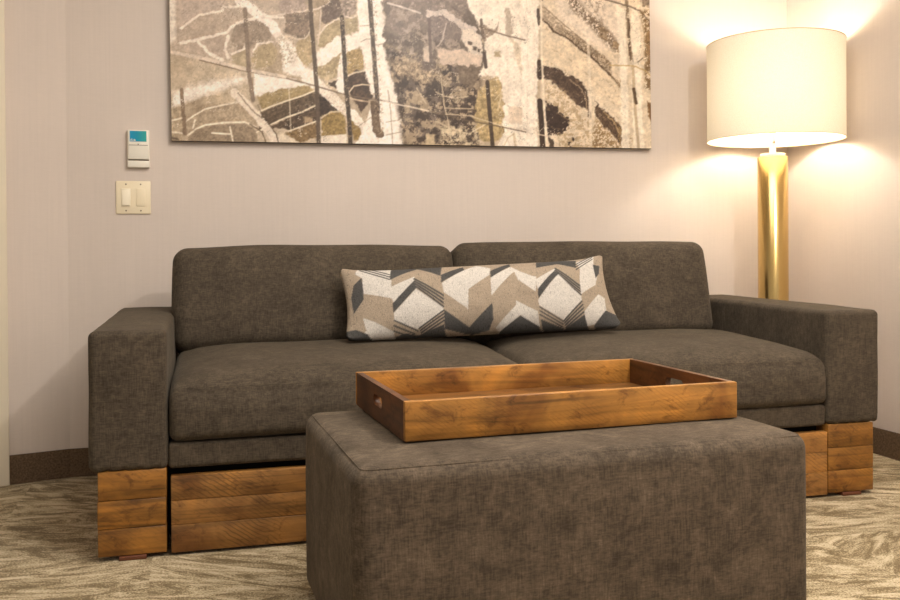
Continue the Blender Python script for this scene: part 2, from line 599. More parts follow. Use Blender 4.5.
# raised seam where the top panel meets the sides
lp = []
for cx, cy, a0 in ((OW - .034, OD - .034, 0), (.034, OD - .034, PI / 2), (.034, .034, PI), (OW - .034, .034, 1.5 * PI)):
    for i in range(7):
        a = a0 + PI / 2 * i / 6
        lp.append((cx + .019 * math.cos(a), cy + .019 * math.sin(a), OH - .0062))
tube(sb, lp, 0.0014, 6, True)
mesh_obj('top_seam', sb, M_fab_ott, ott)
for (fx, fy) in ((.09, .09), (OW - .09, .09), (.09, OD - .09), (OW - .09, OD - .09)):
    mesh_obj('glide', lathe(bmesh.new(), [(0, 0), (.022, 0), (.025, .004), (.025, .016), (0, .016)], 24, fx, fy), M_black, ott)

# ------------------------------------------------------------------ tray
TW, TD, TH = 0.7915, 0.4871, 0.0826
tray = thing('serving_tray', 'rectangular stained wooden tray with slotted handles lying on the ottoman', 'tray', (0.4017, 1.8008, OH + .0035), 0.0403)
th = 0.0155
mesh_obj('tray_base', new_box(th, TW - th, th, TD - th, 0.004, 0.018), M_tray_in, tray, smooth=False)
mesh_obj('long_side', new_box(0, TW, 0, th, 0, TH, bevel=.002), M_tray, tray, sharp=60)
mesh_obj('long_side', new_box(0, TW, TD - th, TD, 0, TH, bevel=.002), M_tray, tray, sharp=60)
def end_board(x0, x1):
    """End board with a stadium-shaped hand slot cut through it."""
    bm = bmesh.new()
    y0, y1, z0, z1 = th + .0002, TD - th - .0002, 0.0, TH
    yc, zc, hl, hr = TD / 2, 0.046, 0.030, 0.0125
    hole, outer = [], []
    n = 10
    for s, a0 in ((1, -PI / 2), (-1, PI / 2)):
        for i in range(n + 1):
            a = a0 + PI * i / n
            hole.append((yc + s * hl + hr * math.cos(a), zc + hr * math.sin(a)))
    for (y, z) in hole:                     # matching point on the rectangle
        dy, dz = y - yc, z - zc
        k = min(((y1 - yc) / abs(dy)) if abs(dy) > 1e-6 else 1e9, ((z1 - zc) if dz > 0 else (zc - z0)) / abs(dz) if abs(dz) > 1e-6 else 1e9)
        outer.append([yc + dy * k, zc + dz * k])
    for (cy, cz) in ((y0, z0), (y0, z1), (y1, z0), (y1, z1)):
        j = min(range(len(outer)), key=lambda q: (outer[q][0] - cy) ** 2 + ((outer[q][1] - cz) * 3) ** 2)
        outer[j] = [cy, cz]
    rings = []
    for x in (x0, x1):
        rings.append(([bm.verts.new((x, *p)) for p in hole], [bm.verts.new((x, *p)) for p in outer]))
    N = len(hole)
    for i in range(N):
        j = (i + 1) % N
        (h0, o0), (h1, o1) = rings
        bm.faces.new((h0[i], h0[j], o0[j], o0[i]))
        bm.faces.new((h1[i], h1[j], o1[j], o1[i]))
        bm.faces.new((h0[i], h0[j], h1[j], h1[i]))
        bm.faces.new((o0[i], o0[j], o1[j], o1[i]))
    bmesh.ops.recalc_face_normals(bm, faces=bm.faces)
    return mesh_obj('end_board', bm, M_tray_y_shaded, tray, smooth=False)
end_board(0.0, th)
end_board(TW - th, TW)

# ------------------------------------------------------------------ numpy pattern painting (prints)
rng = np.random.default_rng(5)
LAT = rng.random((128, 128))
def vnoise(x, y):
    xi, yi = np.floor(x).astype(int), np.floor(y).astype(int)
    fx, fy = x - xi, y - yi
    fx, fy = fx * fx * (3 - 2 * fx), fy * fy * (3 - 2 * fy)
    g = lambda a, b: LAT[a % 128, b % 128]
    return (g(xi, yi) * (1 - fx) + g(xi + 1, yi) * fx) * (1 - fy) + (g(xi, yi + 1) * (1 - fx) + g(xi + 1, yi + 1) * fx) * fy
def fbm(x, y, o=5, gain=0.55):
    s, a, t = 0, 1, 0
    for i in range(o):
        s = s + a * vnoise(x * 2 ** i + 17 * i, y * 2 ** i + 31 * i)
        t += a
        a *= gain
    return s / t
def inside(px, py, poly):
    r = np.zeros(px.shape, bool)
    n = len(poly)
    for i in range(n):
        x0, y0 = poly[i]
        x1, y1 = poly[(i + 1) % n]
        if y0 == y1:
            continue
        c = ((y0 > py) != (y1 > py)) & (px < (x1 - x0) * (py - y0) / (y1 - y0) + x0)
        r ^= c
    return r
def dist_line(px, py, pts):
    d = np.full(px.shape, 1e9)
    for (x0, y0), (x1, y1) in zip(pts[:-1], pts[1:]):
        dx, dy = x1 - x0, y1 - y0
        t = np.clip(((px - x0) * dx + (py - y0) * dy) / (dx * dx + dy * dy + 1e-9), 0, 1)
        d = np.minimum(d, np.hypot(px - x0 - t * dx, py - y0 - t * dy))
    return d
def edge_dist(px, py, poly):
    d = dist_line(px, py, list(poly) + [poly[0]])
    return np.where(inside(px, py, poly), -d, d)

class Print:
    def __init__(self, x, y, base):
        self.x, self.y = x, y
        self.c = np.tile(np.array(base, float), (x.size, 1))
    def blend(self, col, a):
        a = np.clip(a, 0, 1)[:, None]
        self.c = self.c * (1 - a) + np.array(col, float) * a
    def poly(self, pts, col, soft=1.5, op=1.0, rough=0.0, rs=0.25, tex=0.0, ts=0.5):
        xs = [p[0] for p in pts]; ys = [p[1] for p in pts]
        m = 8 + rough + soft
        k = np.where((self.x > min(xs) - m) & (self.x < max(xs) + m) & (self.y > min(ys) - m) & (self.y < max(ys) + m))[0]
        if not k.size:
            return
        x, y = self.x[k], self.y[k]
        if rough:
            rough = rough * 1.8 + .6
            x = x + (fbm(self.x[k] * rs, self.y[k] * rs, 4) - .5) * 2 * rough
            y = y + (fbm(self.x[k] * rs + 50, self.y[k] * rs + 9, 4) - .5) * 2 * rough
        a = np.clip(0.5 - edge_dist(x, y, pts) / soft, 0, 1) * op
        cc = np.array(col, float)[None, :] * np.ones((k.size, 1))
        if tex:
            cc = cc * (1 + tex * (fbm(self.x[k] * ts + 3, self.y[k] * ts + 8, 4) - .5) * 2)[:, None]
        self.c[k] = self.c[k] * (1 - a[:, None]) + cc * a[:, None]
    def line(self, pts, col, w=1.5, op=1.0, rough=0.0, rs=0.3, soft=1.0, broken=0.0):
        xs = [p[0] for p in pts]; ys = [p[1] for p in pts]
        m = 6 + rough + w
        k = np.where((self.x > min(xs) - m) & (self.x < max(xs) + m) & (self.y > min(ys) - m) & (self.y < max(ys) + m))[0]
        if not k.size:
            return
        x, y = self.x[k], self.y[k]
        if rough:
            x = x + (fbm(x * rs, y * rs, 4) - .5) * 2 * rough
            y = y + (fbm(x * rs + 50, y * rs + 9, 4) - .5) * 2 * rough
        a = np.clip((w / 2 - dist_line(x, y, pts)) / soft + 0.5, 0, 1) * op
        if broken:
            a = a * np.clip((fbm(self.x[k] * .35 + 70, self.y[k] * .35, 3) - broken) * 9 + .5, 0, 1)
        self.c[k] = self.c[k] * (1 - a[:, None]) + np.array(col, float)[None, :] * a[:, None]
    def specks(self, pts, col, thr=0.55, scale=0.6, op=1.0, soft=6.0, sharp=10):
        d = edge_dist(self.x, self.y, pts)
        m = np.clip(0.5 - d / soft, 0, 1)
        n = fbm(self.x * scale + 11, self.y * scale + 5, 5, 0.7)
        self.blend(col, m * np.clip((n - thr) * sharp + .5, 0, 1) * op)
    def store(self, me, scale):
        c = np.clip(self.c / 255, 0, 1)
        l = np.where(c <= .04045, c / 12.92, ((c + .055) / 1.055) ** 2.4) * scale
        out = np.ones((l.shape[0], 4), np.float32)
        out[:, :3] = l
        at = me.attributes.new('print', 'FLOAT_COLOR', 'POINT')
        at.data.foreach_set('color', out.ravel())

# ------------------------------------------------------------------ wall picture
PW, PH = 2.026, 0.92
PX0, PZ0 = -0.0965, 1.2635
TILT = math.radians(0.45)
pic = thing('framed_picture', 'wide frameless abstract print in cream, taupe and brown above the sofa', 'picture', (PX0, WY - .002, PZ0))
pic.rotation_euler = (0, -TILT, 0)
mesh_obj('stretcher', new_box(0.0, PW, -0.026, 0, 0, PH, bevel=.0015), M_edge, pic, sharp=60)
def print_panel():
    nx, nz = 660, 290
    us = np.linspace(0.0012, PW - .0012, nx)
    vs = np.linspace(0.0012, PH - .0012, nz)
    gx, gz = np.meshgrid(us, vs)
    gx, gz = gx.ravel(), gz.ravel()
    co = np.zeros((gx.size, 3), np.float32)
    co[:, 0], co[:, 1], co[:, 2] = gx, -0.0268, gz
    i, j = np.meshgrid(np.arange(nx - 1), np.arange(nz - 1))
    a = (j * nx + i).ravel()
    f = np.stack([a, a + 1, a + nx + 1, a + nx], 1)
    me = bpy.data.meshes.new('printed_face')
    me.from_pydata(co.tolist(), [], f.tolist())
    # design coordinates of the print (900 units across the artist's sheet)
    Xw = PX0 + gx * math.cos(TILT) - gz * math.sin(TILT)
    Zw = PZ0 + gz * math.cos(TILT) + gx * math.sin(TILT)
    den = 0.076581 * Xw - 0.002235 * Zw + 1
    x = (284.598814 * Xw - 2.952784 * Zw + 200.881574) / den
    y = (17.32992 * Xw - 260.149073 * Zw + 469.690354) / den
    P = Print(x, y, (196, 176, 152))
    big = fbm(x * .03, y * .03, 4)
    P.blend((210, 191, 168), (big - .5) * 4)
    P.blend((172, 152, 128), (.48 - big) * 4)
    CR, TP, DK, OL = (230, 215, 198), (166, 147, 128), (98, 82, 70), (172, 150, 108)
    # ---- left part
    P.poly([(168, -70), (300, -70), (300, 40), (235, 62), (168, 52)], (198, 179, 164), 14, .75)  # pale pinkish wash: print tone with some gloss haze painted in
    P.poly([(169, -40), (175, -40), (176, 40), (169, 44)], (228, 214, 200), 3)
    P.poly([(178, -20), (232, -20), (224, 8), (200, 14), (180, 27)], (200, 181, 168), 6, .8)
    P.poly([(181, 46), (206, 40), (226, 37), (226, 58), (204, 56), (188, 52)], (196, 176, 160), 4, .9, 2)
    P.poly([(172, 92), (215, 80), (250, 75), (248, 81), (216, 92), (171, 108)], (243, 230, 218), 7, .95, 2)
    P.poly([(231, 34), (238, 22), (250, 20), (263, 21), (270, 28), (273, 35), (268, 41), (258, 43), (253, 48), (247, 50), (239, 52), (233, 46)], (172, 154, 137), 1.5, 1, 1.5, tex=.12)
    P.poly([(254, 52), (262, 44), (272, 42), (277, 52), (276, 62), (267, 68), (256, 68), (251, 60)], (188, 168, 136), 1.5, 1, 1.5, tex=.1)
    P.poly([(232, 56), (246, 47), (249, 68), (238, 67), (232, 60)], (190, 171, 140), 1.5, .8, 1)
    for pts, w in (([(181, 28), (199, 15), (211, 13), (222, 11), (223, 7), (245, 6), (252, 10)], 2.4), ([(181, 43), (210, 37), (228, 32), (233, 25), (245, 20), (262, 17), (283, 17)], 2.8),
                   ([(228, 36), (225, 48), (228, 58)], 3), ([(232, 54), (245, 48), (246, 42)], 2), ([(253, 52), (258, 44), (272, 42)], 1.6), ([(198, 42), (210, 54), (222, 60)], 3)):
        P.line(pts, (238, 223, 209), w, .95, 1.4)
    # slatted arches, lower left
    P.poly([(187, 121), (205, 109), (225, 105), (243, 102), (252, 112), (258, 128), (244, 122), (225, 122), (205, 124), (188, 134)], (186, 166, 142), 2, .95, 1, tex=.15)
    P.poly([(188, 136), (205, 126), (225, 124), (245, 124), (257, 131), (258, 140), (250, 148), (188, 148)], (164, 145, 124), 2, .95, 1, tex=.15)
    P.poly([(170, 108), (181, 104), (184, 148), (170, 148)], (188, 168, 142), 3, .8, 1, tex=.15)
    P.poly([(195, 104), (230, 88), (240, 100), (210, 106)], (202, 182, 156), 4, .7)
    for pts in ([(170, 121), (182, 118)], [(186, 121), (195, 115), (205, 109), (225, 104.5), (243, 101)], [(188, 135), (196, 129), (205, 125), (225, 122.5), (245, 122), (256, 127)],
                [(230, 127), (233, 142)], [(195, 120), (193, 128)], [(172, 132), (182, 133)], [(212, 133), (230, 134)]):
        P.line(pts, (242, 228, 208), 1.6, .95)
    P.line([(170, 137), (178, 139)], DK, 2, .6, 1)
    # the long tree limb from the top to the lower right
    P.line([(236, -30), (240, 0), (252, 9), (264, 18), (273, 26), (279, 36), (291, 50), (300, 66)], (240, 225, 213), 9.5, 1, 2.2, .22)
    P.line([(262, 18), (283, 14), (310, 10), (318, 9), (340, -3)], (228, 212, 198), 1.8, .95, 1)
    # right of first bar: olive / dark slats
    P.poly([(254, 72), (285, 78), (312, 84), (300, 88), (262, 95), (254, 97)], (243, 230, 218), 2.5, 1, 1)
    P.poly([(258, 97), (285, 88), (314, 85), (315, 91), (286, 101), (262, 111)], (178, 156, 116), 1.5, 1, 1, tex=.15)
    P.poly([(262, 112), (286, 101), (315, 92), (316, 105), (286, 117), (258, 131)], (120, 103, 86), 1.5, 1, .6, tex=.25)
    P.poly([(262, 131), (286, 118), (316, 107), (317, 121), (292, 130), (275, 128)], (108, 91, 76), 1.5, 1, .6, tex=.25)
    P.poly([(284, 133), (316, 122), (318, 137), (300, 142), (288, 138)], (150, 124, 90), 1.5, 1, 1, tex=.25)
    P.poly([(303, 116), (312, 116), (312, 124), (304, 124)], (214, 186, 150), 3, .7, 2)
    for pts in ([(258, 112), (272, 106), (286, 101), (302, 96), (315, 90.5)], [(257, 132), (272, 124), (286, 117.5), (302, 112), (315, 105.5)], [(289, 131), (303, 126), (317, 121)]):
        P.line(pts, (233, 217, 194), 1.5)
    P.line([(289, 88), (291, 132)], (226, 210, 186), 1, .8)
    P.poly([(250, 150), (284, 132), (300, 143), (300, 150)], (228, 212, 190), 2, .9, 1)
    P.poly([(318, 95), (326, 92), (340, 104), (345, 112), (333, 113), (322, 118), (318, 118)], (92, 77, 66), 1.5, 1, 1.5, tex=.2)
    P.poly([(321, 119), (330, 112), (345, 111), (347, 136), (340, 138), (322, 136)], (168, 142, 92), 1.5, 1, 1.2, tex=.25)
    P.poly([(321, 136), (347, 134), (347, 150), (321, 150)], (230, 216, 200), 1.5)
    P.line([(321, 118), (330, 112), (342, 111)], (226, 206, 176), 1.5, .9, .8)
    # limb continues, with dark-edged roots crossing lower left
    for o, c, w in ((0, (236, 219, 202), 8), ):
        P.line([(234, 92), (246, 104), (258, 117), (270, 132), (280, 150)], c, w, .95, 1.6)
    P.line([(238, 93), (246, 103), (255, 113), (262, 118)], (150, 130, 108), 1.2, .8, 1)
    P.line([(250, 124), (262, 132), (266, 142), (267, 150)], (120, 100, 80), 1.2, .85, 1)
    P.line([(269, 124), (276, 134), (280, 148)], (120, 100, 80), 1.2, .85, 1)
    P.line([(258, 105), (262, 115), (262, 118)], (130, 112, 92), 1, .6)
    # middle greys above
    P.poly([(276, 2), (306, -8), (308, 9), (292, 12), (284, 12)], (186, 166, 154), 2, .9, 2, tex=.15)
    P.poly([(286, 13), (309, 12), (310, 36), (304, 42), (296, 37), (290, 36), (285, 32)], (156, 137, 121), 1.5, 1, 1.5, tex=.18)
    P.poly([(296, 42), (312, 36), (311, 64), (303, 65), (296, 56)], (190, 168, 134), 1.5, 1, 2, tex=.15)
    P.line([(285, 35), (297, 39), (306, 38), (312, 28)], (224, 206, 184), 1.5, .9, 1)
    P.poly([(280, 40), (292, 46), (296, 58), (305, 66), (316, 72), (316, 90), (300, 78), (284, 72)], (243, 230, 218), 2, 1, 1.5)
    P.specks([(276, 34), (288, 36), (296, 60), (284, 70), (278, 56)], (176, 156, 130), .52, .5, .6)
    P.poly([(321, 8), (340, -10), (342, 14), (336, 18), (326, 24), (322, 22)], (134, 116, 104), 1.5, 1, 1.5, tex=.18)
    P.poly([(342, -10), (356, -10), (357, 14), (346, 18), (341, 14)], (170, 152, 138), 1.5, 1, 1, tex=.35)
    P.poly([(318, 36), (326, 24), (340, 18), (344, 34), (334, 40), (322, 49), (318, 44)], (184, 165, 132), 1.5, 1, 1.5, tex=.15)
    P.poly([(344, 20), (358, 14), (358, 31), (346, 36)], (186, 168, 136), 1.5, 1, .6, tex=.1)
    P.poly([(316, 53), (328, 44), (342, 34), (346, 36), (360, 31), (374, 26), (374, 44), (360, 46), (347, 54), (334, 57), (328, 63), (317, 67)], (243, 230, 218), 1.8, 1, 1)
    P.poly([(317, 68), (328, 63), (336, 56), (342, 52), (340, 62), (337, 74), (330, 80), (322, 78), (317, 74)], (186, 166, 132), 1.5, 1, 1.2, tex=.18)
    P.poly([(322, 76), (334, 72), (330, 80), (325, 80)], (220, 198, 164), 2, .8, 1)
    P.line([(318, 35), (326, 26), (335, 20), (346, 16), (352, 18), (360, 13)], (226, 210, 194), 1.6, .95, 1)
    P.line([(321, 10), (320, 28), (318, 44)], (222, 204, 186), 1.6, .8, .6)
    P.poly([(339, 60), (343, 52), (345, 70), (344, 96), (336, 90)], (243, 230, 218), 1.2, 1, .6)
    P.poly([(347, 54), (361, 47), (364, 68), (358, 70), (347, 75)], (178, 152, 106), 1.5, 1, 1, tex=.28, ts=.9)
    P.poly([(347, 76), (357, 70), (366, 72), (370, 82), (372, 98), (362, 112), (352, 100), (348, 90)], (104, 84, 68), 1.5, 1, 1.2, tex=.3)
    P.line([(347, 76), (354, 73), (364, 71)], (228, 210, 184), 1.8, .9, .8)
    P.line([(350, 91), (354, 86), (362, 84.5), (370, 85)], (226, 206, 178), 1.4, .95)
    P.line([(327, 84), (330, 80), (336, 79)], (226, 206, 178), 1.5, .9)
    P.poly([(329, 82), (338, 79), (336, 88), (330, 86)], (96, 80, 66), 1.2, .9, .8)
    # limb lower half
    P.line([(312, 78), (322, 88), (334, 100), (343, 108), (352, 114), (360, 124), (366, 134)], (240, 225, 211), 10, 1, 2, .25)
    P.specks([(312, 78), (340, 96), (366, 130), (350, 124), (320, 96)], (196, 174, 150), .56, .6, .5)
    P.poly([(350, 118), (360, 130), (362, 138), (354, 140), (351, 130)], (166, 138, 86), 1.5, 1, 1, tex=.2)
    P.poly([(352, 150), (362, 132), (368, 116), (371, 105), (374, 106), (376, 134), (380, 150)], (243, 230, 218), 1.5, 1, .6)
    P.line([(354, 130), (364, 122), (373, 116)], (170, 152, 132), .9, .7, .6)
    # pale broad trunk
    P.poly([(357, -70), (384, -70), (384, 10), (385, 40), (388, 60), (392, 76), (398, 96), (401, 114), (404, 150), (378, 150), (375, 100), (366, 76), (361, 44), (359, 20)], (243, 230, 218), 2, 1, 1.5)
    P.poly([(355, -70), (368, -70), (372, 40), (375, 78), (368, 74), (362, 46), (358, 20)], (243, 230, 218), 1.5)
    for pts in ([(374, 45), (384, 44)], [(360, 26), (372, 25)], [(386, 122), (400, 120)], [(386, 135), (402, 132)], [(388, 90), (391, 112), (393, 150)], [(361, 42), (366, 39), (372, 39)]):
        P.line(pts, (160, 140, 118), .8, .8, .6)
    # dark mottled rock face
    rock = [(384, -70), (466, -70), (470, 8), (482, 22), (484, 44), (486, 66), (480, 76), (476, 92), (479, 150), (405, 150), (400, 108), (393, 74), (386, 58), (384, 42)]
    P.poly(rock, (128, 113, 101), 2, 1, 2.5, .2, tex=.18, ts=.25)
    P.poly([(384, -70), (466, -70), (470, 8), (450, 34), (420, 28), (400, 40), (386, 30)], (156, 140, 132), 10, .7)
    P.specks([(386, 45), (410, 58), (470, 62), (480, 80), (476, 150), (405, 150), (396, 92)], (92, 76, 64), .5, .09, .95, 8, 9)
    P.specks([(386, 45), (410, 50), (470, 62), (480, 80), (476, 150), (405, 150), (396, 92)], (196, 174, 145), .545, .13, .8, 8, 9)
    P.specks([(386, 0), (466, 0), (470, 50), (440, 60), (390, 60)], (190, 172, 158), .56, .16, .7, 8, 9)
    P.poly([(391, 66), (404, 60), (424, 66), (440, 72), (430, 84), (406, 76), (395, 74)], (212, 188, 156), 3, .75, 3, .25, tex=.2)
    P.specks([(391, 60), (440, 66), (440, 86), (400, 80)], (120, 102, 86), .5, .5, .6, 5, 8)
    P.poly([(436, 48), (464, 50), (482, 56), (480, 66), (462, 66), (440, 64)], (214, 191, 172), 2, .95, 1.2)
    P.poly([(423, 48), (431, 46), (431, 62), (424, 62)], (214, 194, 176), 1.5, .9, .8)
    P.poly([(427, 8), (444, 12), (454, 20), (446, 32), (446, 40), (434, 42), (428, 32)], (146, 130, 124), 2, .8, 2, tex=.2)
    P.poly([(446, 22), (460, 24), (463, 40), (446, 40)], (140, 124, 116), 2, .85, 1.5, tex=.1)
    P.line([(429, 20), (430, 40), (431, 61)], (126, 110, 102), 3, .9, .5)
    P.poly([(421, 60), (436, 62), (434, 70), (422, 70)], (120, 104, 94), 2, .9, 1.5)
    P.poly([(455, 64), (478, 66), (482, 60), (480, 76), (470, 88), (460, 78)], (134, 116, 98), 2, .9, 2.5, tex=.2)
    P.line([(388, 3), (405, 8), (420, 13)], (226, 212, 202), 1.8, .9, .6)
    P.line([(428, 14), (444, 13), (452, 18), (462, 25), (474, 30)], (216, 200, 190), 6, .85, 3, .3)
    P.line([(446, 24), (443, 38), (438, 46)], (212, 194, 180), 1.4, .8, 1)
    P.line([(452, 7), (466, 16), (480, 28)], (120, 104, 92), 1.4, .5, 1)
    P.poly([(460, 30), (472, 28), (481, 38), (484, 56), (474, 56), (462, 40)], (222, 206, 190), 2, .95, 2)
    for c in ((470, 43), (474.5, 48), (479, 50)):
        P.poly([(c[0] - 2, c[1] - 2), (c[0] + 2, c[1] - 1.4), (c[0] + 1.4, c[1] + 2), (c[0] - 1.6, c[1] + 1.4)], (104, 88, 76), 1, .9, .6)
    for pts in ([(441, 74), (443, 98), (447, 116), (452, 142)], [(436, 92), (444, 96), (456, 98), (468, 96)], [(446, 108), (472, 109)], [(446, 114), (474, 116)], [(436, 121), (450, 128), (470, 134)], [(417, 88), (426, 104)]):
        P.line(pts, (214, 194, 164), 1.1, .85, .8)
    P.poly([(426, 134), (434, 134), (435, 146), (426, 146)], (206, 184, 150), 1.2, .9, .4)
    P.specks([(440, 128), (480, 124), (482, 150), (440, 150)], (222, 204, 172), .5, .3, .8, 5, 10)
    # cream field
    P.poly([(466, -70), (541, -70), (540, 4), (538, 60), (537, 96), (538, 150), (497, 150), (503, 132), (503, 104), (498, 80), (488, 74), (479, 76), (486, 60), (484, 36), (476, 18), (468, 8)], (236, 222, 206), 2, 1, 1.2)
    P.poly([(505, 8), (510, 8), (512, 40), (506, 36)], (176, 158, 140), 1.5, .75, .8)
    P.poly([(510, 36), (520, 46), (522, 74), (518, 66), (514, 48)], (196, 174, 146), 2, .6, 1)
    P.poly([(509, 106), (522, 108), (523, 124), (509, 124)], (214, 190, 166), 2, .7, .8)
    P.poly([(482, 24), (490, 28), (496, 29), (499, 22), (498, 32), (488, 38), (482, 40)], (150, 130, 112), 1.5, .85, 1)
    P.poly([(495, 52), (501, 52), (500, 57), (496, 56)], (176, 154, 118), 2, .8, 1)
    P.line([(480, 27), (492, 31), (508, 36), (525, 40)], (140, 120, 102), 1.5, .9, .4)
    P.line([(481, 20), (482, 30), (485, 40)], (128, 110, 96), 3, .9, .8)
    P.line([(484, 52), (486, 67)], (106, 90, 80), 3.4, 1, .3)
    P.poly([(486, 82), (494, 77), (500, 79), (503, 100), (503, 134), (494, 144), (480, 140), (474, 118), (478, 92)], (186, 162, 118), 1.8, 1, 1.5, tex=.25, ts=.4)
    P.line([(495, 100), (502, 92), (498, 110)], (222, 202, 168), 1, .8, .8)
    P.line([(472, 132), (486, 124)], (224, 206, 178), 1.2, .8)
    P.line([(487.5, 82), (489, 104), (491, 126), (493, 150)], (100, 84, 70), 4, 1, .4)
    P.line([(502, 150), (508, 138), (514, 134)], (190, 166, 130), 1.2, .6, .6)
    P.line([(514, 134), (516, 150)], (200, 176, 142), 2.5, .7)
    # long wire
    P.line([(200, 60), (240, 70), (285, 78), (312, 85), (350, 96), (380, 100), (405, 105.5)], (136, 116, 96), 1.4, .85, .3)
    P.line([(172, 52), (198, 57), (226, 64), (248, 70), (285, 77)], (230, 213, 197), 3.4, .8, 1)
    P.line([(345, 97), (362, 101)], (214, 190, 160), 1.4, .8)
    P.line([(352, 99), (376, 103)], (214, 190, 160), 1.4, .8)
    P.line([(383, 101), (405, 106)], (236, 222, 206), 1.2, .9)
    P.line([(405, 105.5), (440, 113.5)], (228, 210, 186), 1.5, .9)
    P.line([(430, 111), (460, 119), (490, 124.5), (526, 132)], (122, 104, 84), 1.2, .9)
    P.line([(470, 116), (500, 125), (526, 130)], (226, 208, 182), 1, .7)
    # ---- right part
    P.poly([(541, -70), (655, -70), (655, 150), (541, 150)], (222, 203, 178), 2, .95)
    P.poly([(548, -20), (620, -20), (622, 50), (600, 50), (560, 18)], (226, 209, 192), 6, .8)
    P.poly([(541, 40), (570, 42), (604, 70), (626, 90), (626, 112), (600, 98), (580, 80), (560, 70), (541, 66)], (222, 201, 173), 5, .8)
    P.poly([(538, 3), (545, 7), (555, 17), (566, 28), (580, 38), (592, 48), (606, 57), (611, 63), (611, 74), (604, 68), (594, 58), (580, 48), (566, 36), (554, 31), (549, 24), (540, 18)], (180, 160, 138), 1.5, 1, 1.4, tex=.3, ts=.7)
    P.specks([(556, 24), (592, 46), (611, 62), (611, 74), (590, 56), (566, 36)], (128, 106, 82), .52, .8, .7, 3, 10)
    P.line([(540, 17), (548, 24), (553, 31), (565, 36.5), (578, 47), (592, 57), (602, 67), (611, 75)], (112, 92, 74), 2, .95, 1.2, .4)
    P.line([(545, 7), (560, 21), (580, 38), (600, 54)], (140, 120, 100), 1, .8, 1, .4)
    P.line([(538, 10), (539, 24)], (96, 82, 72), 3, .9, .8)
    P.line([(542, 0), (543, -8)], (96, 82, 72), 2, .8)
    P.specks([(562, -12), (572, -8), (586, 10), (600, 22), (612, 34), (620, 44), (618, 54), (604, 42), (588, 24), (572, 10)], (134, 114, 96), .45, .55, .95, 5, 9)
    P.specks([(574, -30), (600, -30), (606, 30), (590, 20)], (150, 130, 112), .56, .4, .6, 8, 8)
    P.poly([(600, 28), (608, 30), (609, 40), (600, 38)], (150, 126, 98), 2, .7, 1.5, tex=.3)
    P.poly([(612, 38), (620, 42), (619, 52), (613, 48)], (166, 140, 110), 2, .85, 1.5, tex=.3)
    P.poly([(543, 64), (556, 69), (568, 76), (580, 80), (586, 88), (589, 98), (590, 117), (586, 108), (578, 106), (570, 98), (562, 90), (552, 82), (543, 79)], (106, 88, 76), 1.5, 1, 1.5, tex=.2, ts=.8)
    P.line([(570, 80), (580, 87), (585, 96), (588, 112)], (196, 172, 142), 1, .7, 1, .5)
    P.specks([(544, 80), (566, 90), (590, 120), (600, 150), (560, 150), (546, 100)], (186, 160, 126), .5, .35, .8, 5, 8)
    P.poly([(545, 100), (548, 104), (556, 105), (561, 114), (566, 116), (571, 119), (568, 126), (564, 133), (554, 133), (547, 135)], (90, 74, 66), 1.3, 1, 1.6, .4, tex=.1)
    P.poly([(596, 101), (599, 106), (608, 113), (618, 122), (624, 134), (630, 140), (624, 148), (618, 142), (610, 132), (602, 124), (596, 114)], (112, 92, 76), 1.5, 1, 1.5, tex=.25, ts=.8)
    P.line([(604, 112), (614, 122), (620, 134)], (196, 168, 128), 1.4, .8, 1.4, .5)
    P.specks([(596, 118), (612, 134), (622, 150), (588, 150)], (160, 130, 92), .47, .6, .9, 4, 9)
    P.specks([(618, 122), (632, 138), (632, 150), (618, 146)], (170, 142, 100), .5, .6, .8, 4, 9)
    for c in ((569, 143), (573, 139), (571, 147)):
        P.poly([(c[0] - 1.6, c[1] - 1.8), (c[0] + 1.8, c[1] - 1.2), (c[0] + 1.2, c[1] + 2), (c[0] - 1.4, c[1] + 1.4)], (84, 68, 58), 1, .95, .7)
    P.line([(611, 75), (618, 84), (627, 93)], (130, 106, 80), 1.6, .85, 1)
    P.specks([(616, 78), (628, 84), (628, 96), (620, 90)], (150, 124, 92), .45, .7, .8, 3, 9)
    P.line([(588, 40), (590, 80), (591, 150)], (232, 216, 194), 3, .6, .5)
    # pale trunks and dark verticals at the right end
    P.poly([(616, 6), (625, 8), (627, 62), (630, 150), (622, 150), (620, 60)], (233, 219, 200), 1.5, .95, .8)
    P.poly([(631, 7), (639, 12), (641, 58), (644, 150), (634, 150), (632, 66)], (234, 220, 200), 1.5, .95, .8)
    P.line([(626, -40), (627, 6), (629, 40), (632, 62)], (146, 124, 102), 3, .9, 1, .4, 1.2, .36)
    P.line([(633, 66), (634, 88), (636, 118), (639, 150)], (196, 172, 140), 3, .8)
    P.line([(634, 89), (636, 103)], (112, 92, 72), 3.2, .95, .6)
    P.line([(629, 20), (630, 58)], (110, 90, 74), 2, .8, .8, .4, 1, .4)
    P.line([(604, -1), (618, 3), (630, 6), (640, 11), (652, 24)], (130, 112, 96), 1.6, .85, .8)
    P.poly([(636, -10), (652, -14), (652, 8), (644, 6)], (140, 122, 106), 2, .9, 2, tex=.3)
    P.specks([(640, 10), (652, 10), (652, 90), (645, 90), (644, 30)], (144, 116, 84), .46, .35, .95, 3, 8)
    P.poly([(646, 34), (652, 30), (652, 66), (647, 64)], (160, 128, 92), 1.5, .85, 1, tex=.25)
    P.poly([(648, 100), (653, 106), (653, 128), (650, 116)], (140, 104, 68), 1.5, .9, 1)
    P.line([(610, 65), (634, 66), (646, 71), (653, 78)], (196, 166, 114), 1.4, .8, .6)
    P.line([(638, 62), (643, 58)], (120, 100, 80), 1, .8)
    for q in range(5):
        P.line([(262 + q, 116 + q * 4), (286, 104 + q * 5), (316, 94 + q * 5.5)], (150, 130, 106), .8, .6, 1.2, .4, 1, .45)
